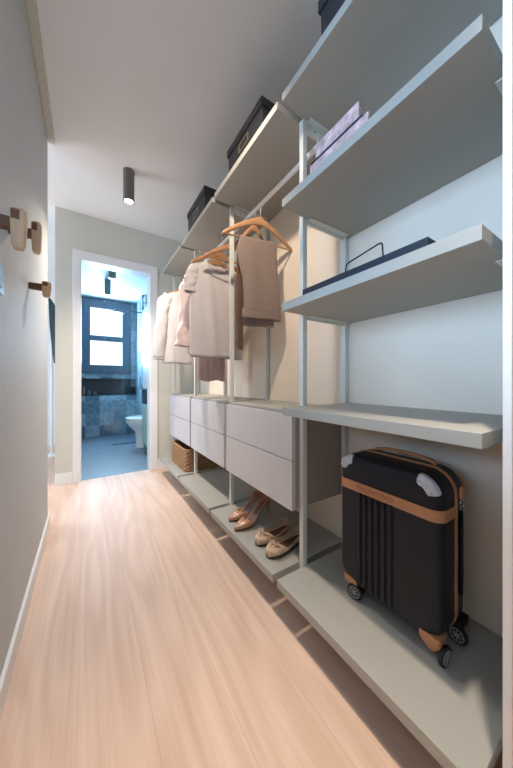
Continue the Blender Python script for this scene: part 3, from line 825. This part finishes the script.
# casters
WR = 0.0255
for (cx, cy, ang, nw) in ((SX0+0.022, SY0+0.030, R(84), 1), (SX0+0.022, SY1-0.048, R(15), 2), (SX1-0.020, SY0+0.020, R(0), 1), (SX1-0.025, SY1-0.045, R(20), 2)):
    b = new_bm(); rings = []
    for (z, wx, wy) in ((SZ0+0.026, 0.022, 0.027), (SZ0+0.004, 0.021, 0.026), (0.195, 0.017, 0.018), (0.180, 0.010, 0.010)):
        rings.append([(cx+x, cy+y, z) for (x, y) in rrect(-wx, wx, -wy, wy, 0.007, 4)])
    loft(b, rings); hs = obj('caster_housing', b, M['tan'] if cx < xm else M['case'], t, smooth=True, autosm=40)
    ax = Vector((math.cos(ang), math.sin(ang), 0)); zc = 0.1608+WR
    c0 = Vector((cx, cy-0.012, zc))
    for s in ((-1, 1) if nw == 2 else (-1,)):
        o_c = c0 + ax*s*0.019
        b = new_bm(); cyl(b, o_c-ax*0.005, o_c+ax*0.005, WR, n=36, bev=0.002); wh = obj('wheel', b, M['rubber'], t, smooth=True, autosm=40)
        b = new_bm(); side = ax*s; px_ = Vector((-ax.y, ax.x, 0)); pz = Vector((0, 0, 1))
        f0 = o_c + side*0.0052; f1_ = o_c + side*0.0066
        def ringpts(r, base): return [base+px_*math.cos(2*PI*k/30)*r+pz*math.sin(2*PI*k/30)*r for k in range(30)]
        rr = [ringpts(0.0185, f0), ringpts(0.0185, f1_), ringpts(0.0160, f1_), ringpts(0.0160, f0)]
        loft(b, rr+[rr[0]], cap=False)
        cyl(b, f0, f1_, 0.006, n=16)
        for k in range(8):
            a = 2*PI*k/8; d = px_*math.cos(a)+pz*math.sin(a)
            tube(b, [f0+side*0.0006+d*0.005, f0+side*0.0006+d*0.0165], 0.0014, 6)
        bmesh.ops.remove_doubles(b, verts=b.verts, dist=1e-6)
        obj('spoked_hub', b, M['hub'], wh)

# ------------------------------------------------------------------ shoes
def shoe_mesh(Ls, prof, n=22, m=34):
    """prof(t) -> (halfwidth, z_sole, z_rim, open 0..1, toe_shift); t 0 = toe, 1 = heel; x along length"""
    b = new_bm(); rings = []
    for j in range(m+1):
        t = j/m; w, zs, zr, op = prof(t)
        A = PI*(1-0.0*op) if op <= 0 else PI*(1-op)
        h = (zr-zs)/2; ring = []
        for k in range(n+1):
            a = -A + 2*A*k/n
            sx = math.sin(a); cz = -math.cos(a)
            y = w*math.copysign(abs(sx)**0.75, sx); z = zs+h+h*math.copysign(abs(cz)**0.8, cz)
            ring.append((t*Ls, y, z))
        rings.append(ring)
    loft(b, rings, cap=False, closed=False); return b
def smoothstep(a, b_, x):
    t = max(0, min(1, (x-a)/(b_-a))); return t*t*(3-2*t)
HL = 0.225
def heel_prof(t):
    w = 0.036*(math.sin(min(1, t/0.36)*PI/2)**0.8)*(1-0.30*smoothstep(0.36, 0.62, t)) if t > 0 else 0.0008
    w = max(w, 0.0008)
    if t > 0.85: w *= math.sqrt(max(0.02, 1-((t-0.85)/0.16)**2))
    zs = 0.003+0.088*smoothstep(0.30, 0.92, t)
    top = 0.018+0.022*smoothstep(0, 0.3, t) if t < 0.30 else 0.042+0.0*(t)
    zr = zs*0 + (top if t < 0.3 else 0.042 + 0.110*smoothstep(0.42, 1.0, t))
    zr = max(zr, zs+0.014+0.008*smoothstep(0, .1, t))
    op = 0.0 if t < 0.27 else 0.45*smoothstep(0.27, 0.40, t)
    return w, zs, zr, op
def pump(label, loc, rz):
    t = thing('high_heel_shoe', label, 'shoe', (0, 0, 0), 'nude high-heeled pumps')
    b = shoe_mesh(HL, heel_prof); obj('upper', b, M['nude'], t, smooth=True, solid=0.0016)
    b = new_bm(); rings = []
    for j in range(25):
        f = j/24; w, zs, zr, op = heel_prof(f); w = max(w*0.86, 0.001)
        rings.append([(f*HL, -w, zs+0.004), (f*HL, w, zs+0.004), (f*HL, w*0.9, zs-0.0022), (f*HL, -w*0.9, zs-0.0022)])
    loft(b, rings); obj('insole', b, M['shoe_in'], t, smooth=True, autosm=40)
    b = new_bm(); rings = []
    for (z, x, r) in ((0.092, HL-0.016, 0.020), (0.075, HL-0.010, 0.014), (0.05, HL-0.006, 0.008), (0.02, HL-0.004, 0.0052), (0.001, HL-0.004, 0.005)):
        rings.append([(x+r*math.cos(2*PI*k/14), r*0.9*math.sin(2*PI*k/14), z) for k in range(14)])
    loft(b, rings); obj('heel', b, M['nude'], t, smooth=True, autosm=50)
    t.location = loc; t.rotation_euler = (0, 0, rz); return t
p1 = pump('nude high-heeled pump, the farther of the pair, toe to the corridor', (0.628, 1.250, 0.1625), R(2))
dup(p1, (0.612, 1.155, 0.1625), 'nude high-heeled pump, the nearer of the pair, beside the ballet flats', R(5))
FL = 0.225
def flat_prof(t):
    w = 0.040*(math.sin(min(1, (t+0.004)/0.26)*PI/2)**0.55)*(1-0.22*smoothstep(0.34, 0.7, t))
    if t > 0.86: w *= math.sqrt(max(0.02, 1-((t-0.86)/0.148)**2))
    zs = 0.005
    zr = 0.031+0.008*smoothstep(0, .25, t) if t < 0.3 else 0.039+0.027*smoothstep(0.45, 1, t)
    zr = zs+(zr-zs)*min(1, (t+0.004)/0.05)**0.5
    op = 0.0 if t < 0.25 else 0.42*smoothstep(0.25, 0.36, t)
    return max(w, 0.001), zs, zr, op
def ballet(label, loc, rz):
    t = thing('ballet_flat', label, 'shoe', (0, 0, 0), 'beige ballet flats with bows')
    b = shoe_mesh(FL, flat_prof); obj('upper', b, M['flat'], t, smooth=True, solid=0.0018)
    def layer(k, z0, z1, nm, mt):
        b = new_bm(); rings = []
        for j in range(29):
            f = j/28; w = max(flat_prof(f)[0]*k, 0.002)
            rings.append([(f*FL, -w, z0), (f*FL, w, z0), (f*FL, w, z1), (f*FL, -w, z1)])
        loft(b, rings); obj(nm, b, mt, t)
    layer(1.03, 0.0, 0.007, 'sole', M['sole']); layer(0.88, 0.0072, 0.010, 'insole', M['shoe_in'])
    b = new_bm(); xb, zb = FL*0.20, 0.040
    for s in (-1, 1):
        pts = [(xb, s*0.002, zb), (xb-0.006, s*0.014, zb+0.006), (xb, s*0.026, zb+0.003), (xb+0.007, s*0.014, zb+0.004), (xb, s*0.002, zb)]
        tube(b, pts, [0.002, 0.004, 0.0045, 0.004, 0.002], 8)
        tube(b, [(xb, s*0.003, zb), (xb-0.012, s*0.012, zb-0.001)], 0.0028, 8)
    cyl(b, (xb, -0.005, zb+0.002), (xb, 0.005, zb+0.002), 0.0048, n=12); obj('bow', b, M['flat'], t, smooth=True)
    t.location = loc; t.rotation_euler = (0, 0, rz); return t
f1 = ballet('beige quilted ballet flat with bow, the farther of the pair, behind its mate', (0.640, 1.000, 0.1615), R(8))
dup(f1, (0.634, 0.905, 0.1615), 'beige quilted ballet flat with bow, the one nearest the suitcase bay upright', R(8))

# ------------------------------------------------------------------ wicker basket
def basket():
    x0, x1, y0, y1, z0, z1 = 0.675, 0.965, 2.115, 2.520, 0.161, 0.345
    t = thing('wicker_basket', 'brown woven wicker basket on the farthest base shelf', 'basket', ((x0+x1)/2, (y0+y1)/2, z0))
    b = new_bm(); per = rrect(x0, x1, y0, y1, 0.025, 5)
    # resample the perimeter
    P = [Vector((p[0], p[1], 0)) for p in per]; P.append(P[0]); Ls = [0]
    for a, c in zip(P, P[1:]): Ls.append(Ls[-1]+(c-a).length)
    N = 216; pts = []; nor = []
    for i in range(N):
        s = Ls[-1]*i/N; k = max(q for q in range(len(Ls)) if Ls[q] <= s); k = min(k, len(P)-2)
        f = (s-Ls[k])/max(1e-9, Ls[k+1]-Ls[k]); pts.append(P[k].lerp(P[k+1], f))
    for i in range(N):
        d = pts[(i+1) % N]-pts[i-1]; nor.append(Vector((d.y, -d.x, 0)).normalized())
    rows = 11; rh = (z1-z0-0.012)/rows; rings = []
    for j in range(rows*4+1):
        f = j/4; row = int(f); u = f-row; bulge = abs(math.sin(PI*u)); z = z0+f*rh; r = []
        for i in range(N):
            ph = math.sin(2*PI*i/8 + (PI if row % 2 else 0))
            r.append(tuple(pts[i]*1.0 + nor[i]*(bulge*(0.004+0.006*ph)) + Vector((0, 0, z))))
        rings.append(r)
    loft(b, rings, cap=False); obj('woven_side', b, M['wicker'], t, smooth=True, solid=0.004)
    b = new_bm(); rp = [Vector((p.x, p.y, z1-0.008)) for p in pts[::2]]; rp.append(rp[0])
    tube(b, rp, 0.0085, 10); obj('rim', b, M['wicker'], t, smooth=True)
    b = new_bm(); box(b, x0+0.006, x1-0.006, y0+0.006, y1-0.006, z0+0.0, z0+0.008); obj('base', b, M['wicker'], t)
basket()

# ------------------------------------------------------------------ wooden wall hooks
def wall_hook(y, z, hh, label, wx=0.030, xo=-0.150):
    t = thing('wall_hook', label, 'wall hook', (XL, y, z), 'wooden peg hooks on the left wall')
    b = new_bm(); box(b, XL+0.0005, xo+0.002, y-0.011, y+0.011, z-0.013, z+0.013, 0.0015); obj('bar', b, M['walnut'], t)
    b = new_bm(); rings = []
    for k in range(15):
        f = k/14; zz = z-hh*0.58+hh*f
        w0 = wx*(0.80+0.2*min(1, f*1.6)); d = 0.0125
        e = 1.0
        if f > 0.9: e = math.sqrt(max(0.05, 1-((f-0.9)/0.115)**2))
        if f < 0.08: e = 0.8+0.2*f/0.08
        xa = xo+wx-w0*e if False else xo+(wx-w0*e)*0.5; xb = xa+w0*e
        rings.append([(p[0], p[1], zz) for p in rrect(xa, xb, y-d*e, y+d*e, 0.005*e, 4)])
    loft(b, rings); pd = obj('paddle', b, M['oak'], t, smooth=True, autosm=40)
    b = new_bm(); box(b, xo+0.003, xo+wx*0.62, y-0.0136, y-0.0120, z+hh*0.10, z+hh*0.34, 0.0004); obj('dark_block', b, M['walnut'], pd)  # dark block on the upper near face of the paddle
    return t
wall_hook(0.824, 1.266, 0.094, 'wooden wall hook nearest to the camera, with light oak paddle')
wall_hook(1.100, 1.372, 0.100, 'middle wooden wall hook, highest of the three on the left wall', 0.026)
wall_hook(1.450, 1.303, 0.068, 'small low wooden wall hook, nearest the end of the left wall', 0.033, -0.163)
t = thing('light_switch', 'flat blue-grey switch plate at the left photo edge below the hooks', 'switch', (XL, 0.985, 1.15))
b = new_bm(); box(b, XL+0.0005, XL+0.006, 0.925, 1.018, 1.143, 1.230, 0.0015); obj('plate', b, M['white_plastic'], t)
b = new_bm(); box(b, XL+0.0062, XL+0.009, 0.945, 0.998, 1.160, 1.213, 0.001); obj('rocker', b, M['white_plastic'], t)

# ------------------------------------------------------------------ bathroom contents
t = thing('toilet', 'white toilet standing against the bathroom right wall', 'toilet', (0.72, 3.95, 0))
def oval(cx, cy, rx, ry, z, n=36, p=0.85):
    r = []
    for k in range(n):
        a = 2*PI*k/n; c, s = math.cos(a), math.sin(a)
        r.append((cx+rx*math.copysign(abs(c)**p, c), cy+ry*math.copysign(abs(s)**p, s), z))
    return r
b = new_bm()
loft(b, [oval(0.72, 3.95, 0.16, 0.10, 0.0), oval(0.72, 3.95, 0.155, 0.095, 0.12), oval(0.715, 3.95, 0.165, 0.105, 0.22), oval(0.69, 3.95, 0.22, 0.15, 0.30), oval(0.675, 3.95, 0.24, 0.175, 0.36), oval(0.675, 3.95, 0.24, 0.18, 0.385)])
obj('bowl', b, M['porcelain'], t, smooth=True, autosm=50)
b = new_bm(); loft(b, [oval(0.675, 3.95, 0.238, 0.178, 0.386), oval(0.675, 3.95, 0.242, 0.182, 0.392), oval(0.675, 3.95, 0.242, 0.182, 0.408), oval(0.675, 3.95, 0.22, 0.16, 0.416)])
obj('lid', b, M['porcelain'], t, smooth=True, autosm=50)
b = new_bm(); box(b, 0.86, 0.998, 3.79, 4.11, 0.40, 0.76, 0.02, 3); obj('cistern', b, M['porcelain'], t, smooth=True, autosm=50)

t = thing('vanity_unit', 'sage green bathroom vanity on thin legs with dark stone top', 'vanity', (0.79, 3.3, 0))
b = new_bm(); box(b, 0.595, 0.995, 2.99, 3.60, 0.14, 0.625, 0.003); bd = obj('body', b, M['green'], t)
for (a, c) in ((3.0, 3.29), (3.30, 3.59)):
    b = new_bm(); box(b, 0.583, 0.5945, a, c, 0.15, 0.615, 0.002); obj('door', b, M['green'], t)
for (x, y) in ((0.612, 3.585), (0.98, 3.585), (0.612, 3.01), (0.98, 3.01)):
    b = new_bm(); cyl(b, (x, y, -0.002), (x, y, 0.1395), 0.010, n=12); obj('leg', b, M['green'], t)
b = new_bm(); box(b, 0.585, 0.996, 2.985, 3.605, 0.626, 0.80, 0.004); obj('basin_top', b, M['dark_stone'], t)
t = thing('wall_cabinet', 'tall white wall cabinet above the green vanity', 'cabinet', (0.8, 3.3, 0.812))
b = new_bm(); box(b, 0.605, 0.998, 2.99, 3.58, 0.812, 1.80, 0.003); obj('body', b, M['white'], t)
b = new_bm(); box(b, 0.590, 0.6045, 2.99, 3.58, 0.814, 1.798, 0.002); obj('door', b, M['white'], t)
b = new_bm(); box(b, 0.590, 0.612, 3.5815, 3.592, 0.812, 1.85, 0.001); obj('edge_strip', b, M['win_frame'], t)
# folded towels on the cabinet
for i, (y, z, r) in enumerate(((3.50, 1.801, 0.0), (3.49, 1.885, 0.1))):
    b = new_bm(); rings = []
    for k in range(17):
        f = k/16; x = 0.60+0.25*f
        rings.append([(x, y+0.075*math.cos(a)*(1+0.06*math.sin(5*a+k)), z+0.04+0.040*math.sin(a)*(1+0.05*math.sin(3*a+k*0.7))) for a in [2*PI*q/24 for q in range(24)]])
    loft(b, rings)
    tag(obj('rolled_towel', b, M['cloth_white'], smooth=True), ('lower' if i == 0 else 'upper')+' white rolled towel on top of the bathroom wall cabinet', 'towel')
# shower
t = thing('rain_shower', 'dark rain shower head on a long horizontal arm by the bathroom window', 'shower', (0.45, 4.37, 1.9))
b = new_bm(); cyl(b, (0.350, 4.37, 1.955), (0.719, 4.37, 1.955), 0.010, n=14); obj('arm', b, M['win_frame'], t, smooth=True, autosm=50)
b = new_bm(); cyl(b, (0.385, 4.37, 1.910), (0.385, 4.37, 1.925), 0.085, n=32, bev=0.004); cyl(b, (0.385, 4.37, 1.925), (0.385, 4.37, 1.946), 0.014, n=14); obj('head', b, M['win_frame'], t, smooth=True, autosm=50)
t = thing('shower_screen', 'clear glass shower screen beyond the toilet', 'shower screen', (0.45, 4.22, 0))
b = new_bm(); box(b, 0.20, 0.995, 4.216, 4.224, -0.002, 2.02, 0.001); obj('glass_pane', b, M['shower_glass'], t)
b = new_bm(); box(b, 0.955, 0.996, 4.205, 4.2155, 0.90, 0.96, 0.002); obj('hinge', b, M['win_frame'], t)
b = new_bm(); box(b, 0.300, 0.71, 4.245, 4.285, -0.002, 0.004, 0.001)
tag(obj('linear_drain', b, M['dark_stone']), 'long black linear drain in the bathroom floor', 'drain')
# bottles in the niche
for i, (x, h, r, lab) in enumerate(((-0.040, 0.15, 0.016, 'tall slim dark bottle in the bathroom niche'), (0.03, 0.075, 0.028, 'short grey jar in the bathroom niche'), (0.105, 0.055, 0.03, 'low grey soap dish in the bathroom niche'))):
    b = new_bm(); y = YB+0.045; z = 0.6805
    loft(b, [[(x+rr*math.cos(2*PI*k/18), y+rr*math.sin(2*PI*k/18), z+zz) for k in range(18)] for (rr, zz) in ((r*0.95, 0), (r, 0.004), (r, h*0.65), (r*0.5, h*0.8), (r*0.45, h))])
    tag(obj('bottle' if i == 0 else ('jar' if i == 1 else 'soap_dish'), b, M['fixture'], smooth=True, autosm=40), lab, 'bottle' if i == 0 else ('jar' if i == 1 else 'soap dish'))

# ------------------------------------------------------------------ bedroom glimpse
t = thing('leaning_panel', 'dark teal glossy panel seen in the bright gap past the left wall', 'panel', (-0.33, 3.9, 1.0))
b = new_bm()
poly = [(-0.375, 1.92), (-0.335, 1.87), (-0.315, 1.84), (-0.28, 1.80), (-0.20+0.0, 1.70), (-0.25, 1.15), (-0.335, 1.12), (-0.355, 1.30), (-0.372, 1.60)]
poly = [(-0.388, 1.915), (-0.372, 1.90), (-0.335, 1.84), (-0.285, 1.74), (-0.275, 1.10), (-0.335, 1.12), (-0.352, 1.25), (-0.378, 1.60)]
va = [b.verts.new((x, 3.98, z)) for (x, z) in poly]; vb = [b.verts.new((x, 4.01, z)) for (x, z) in poly]
b.faces.new(va); b.faces.new(list(reversed(vb)))
for i in range(len(poly)):
    j = (i+1) % len(poly); b.faces.new((va[i], va[j], vb[j], vb[i]))
obj('glossy_face', b, M['teal'], t)
b = new_bm(); cyl(b, (-0.36, 4.04, 0.012), (-0.36, 4.04, 1.75), 0.012, n=12); cyl(b, (-0.36, 4.04, 0.0), (-0.36, 4.04, 0.012), 0.08, n=24)
obj('stand', b, M['white'], t)
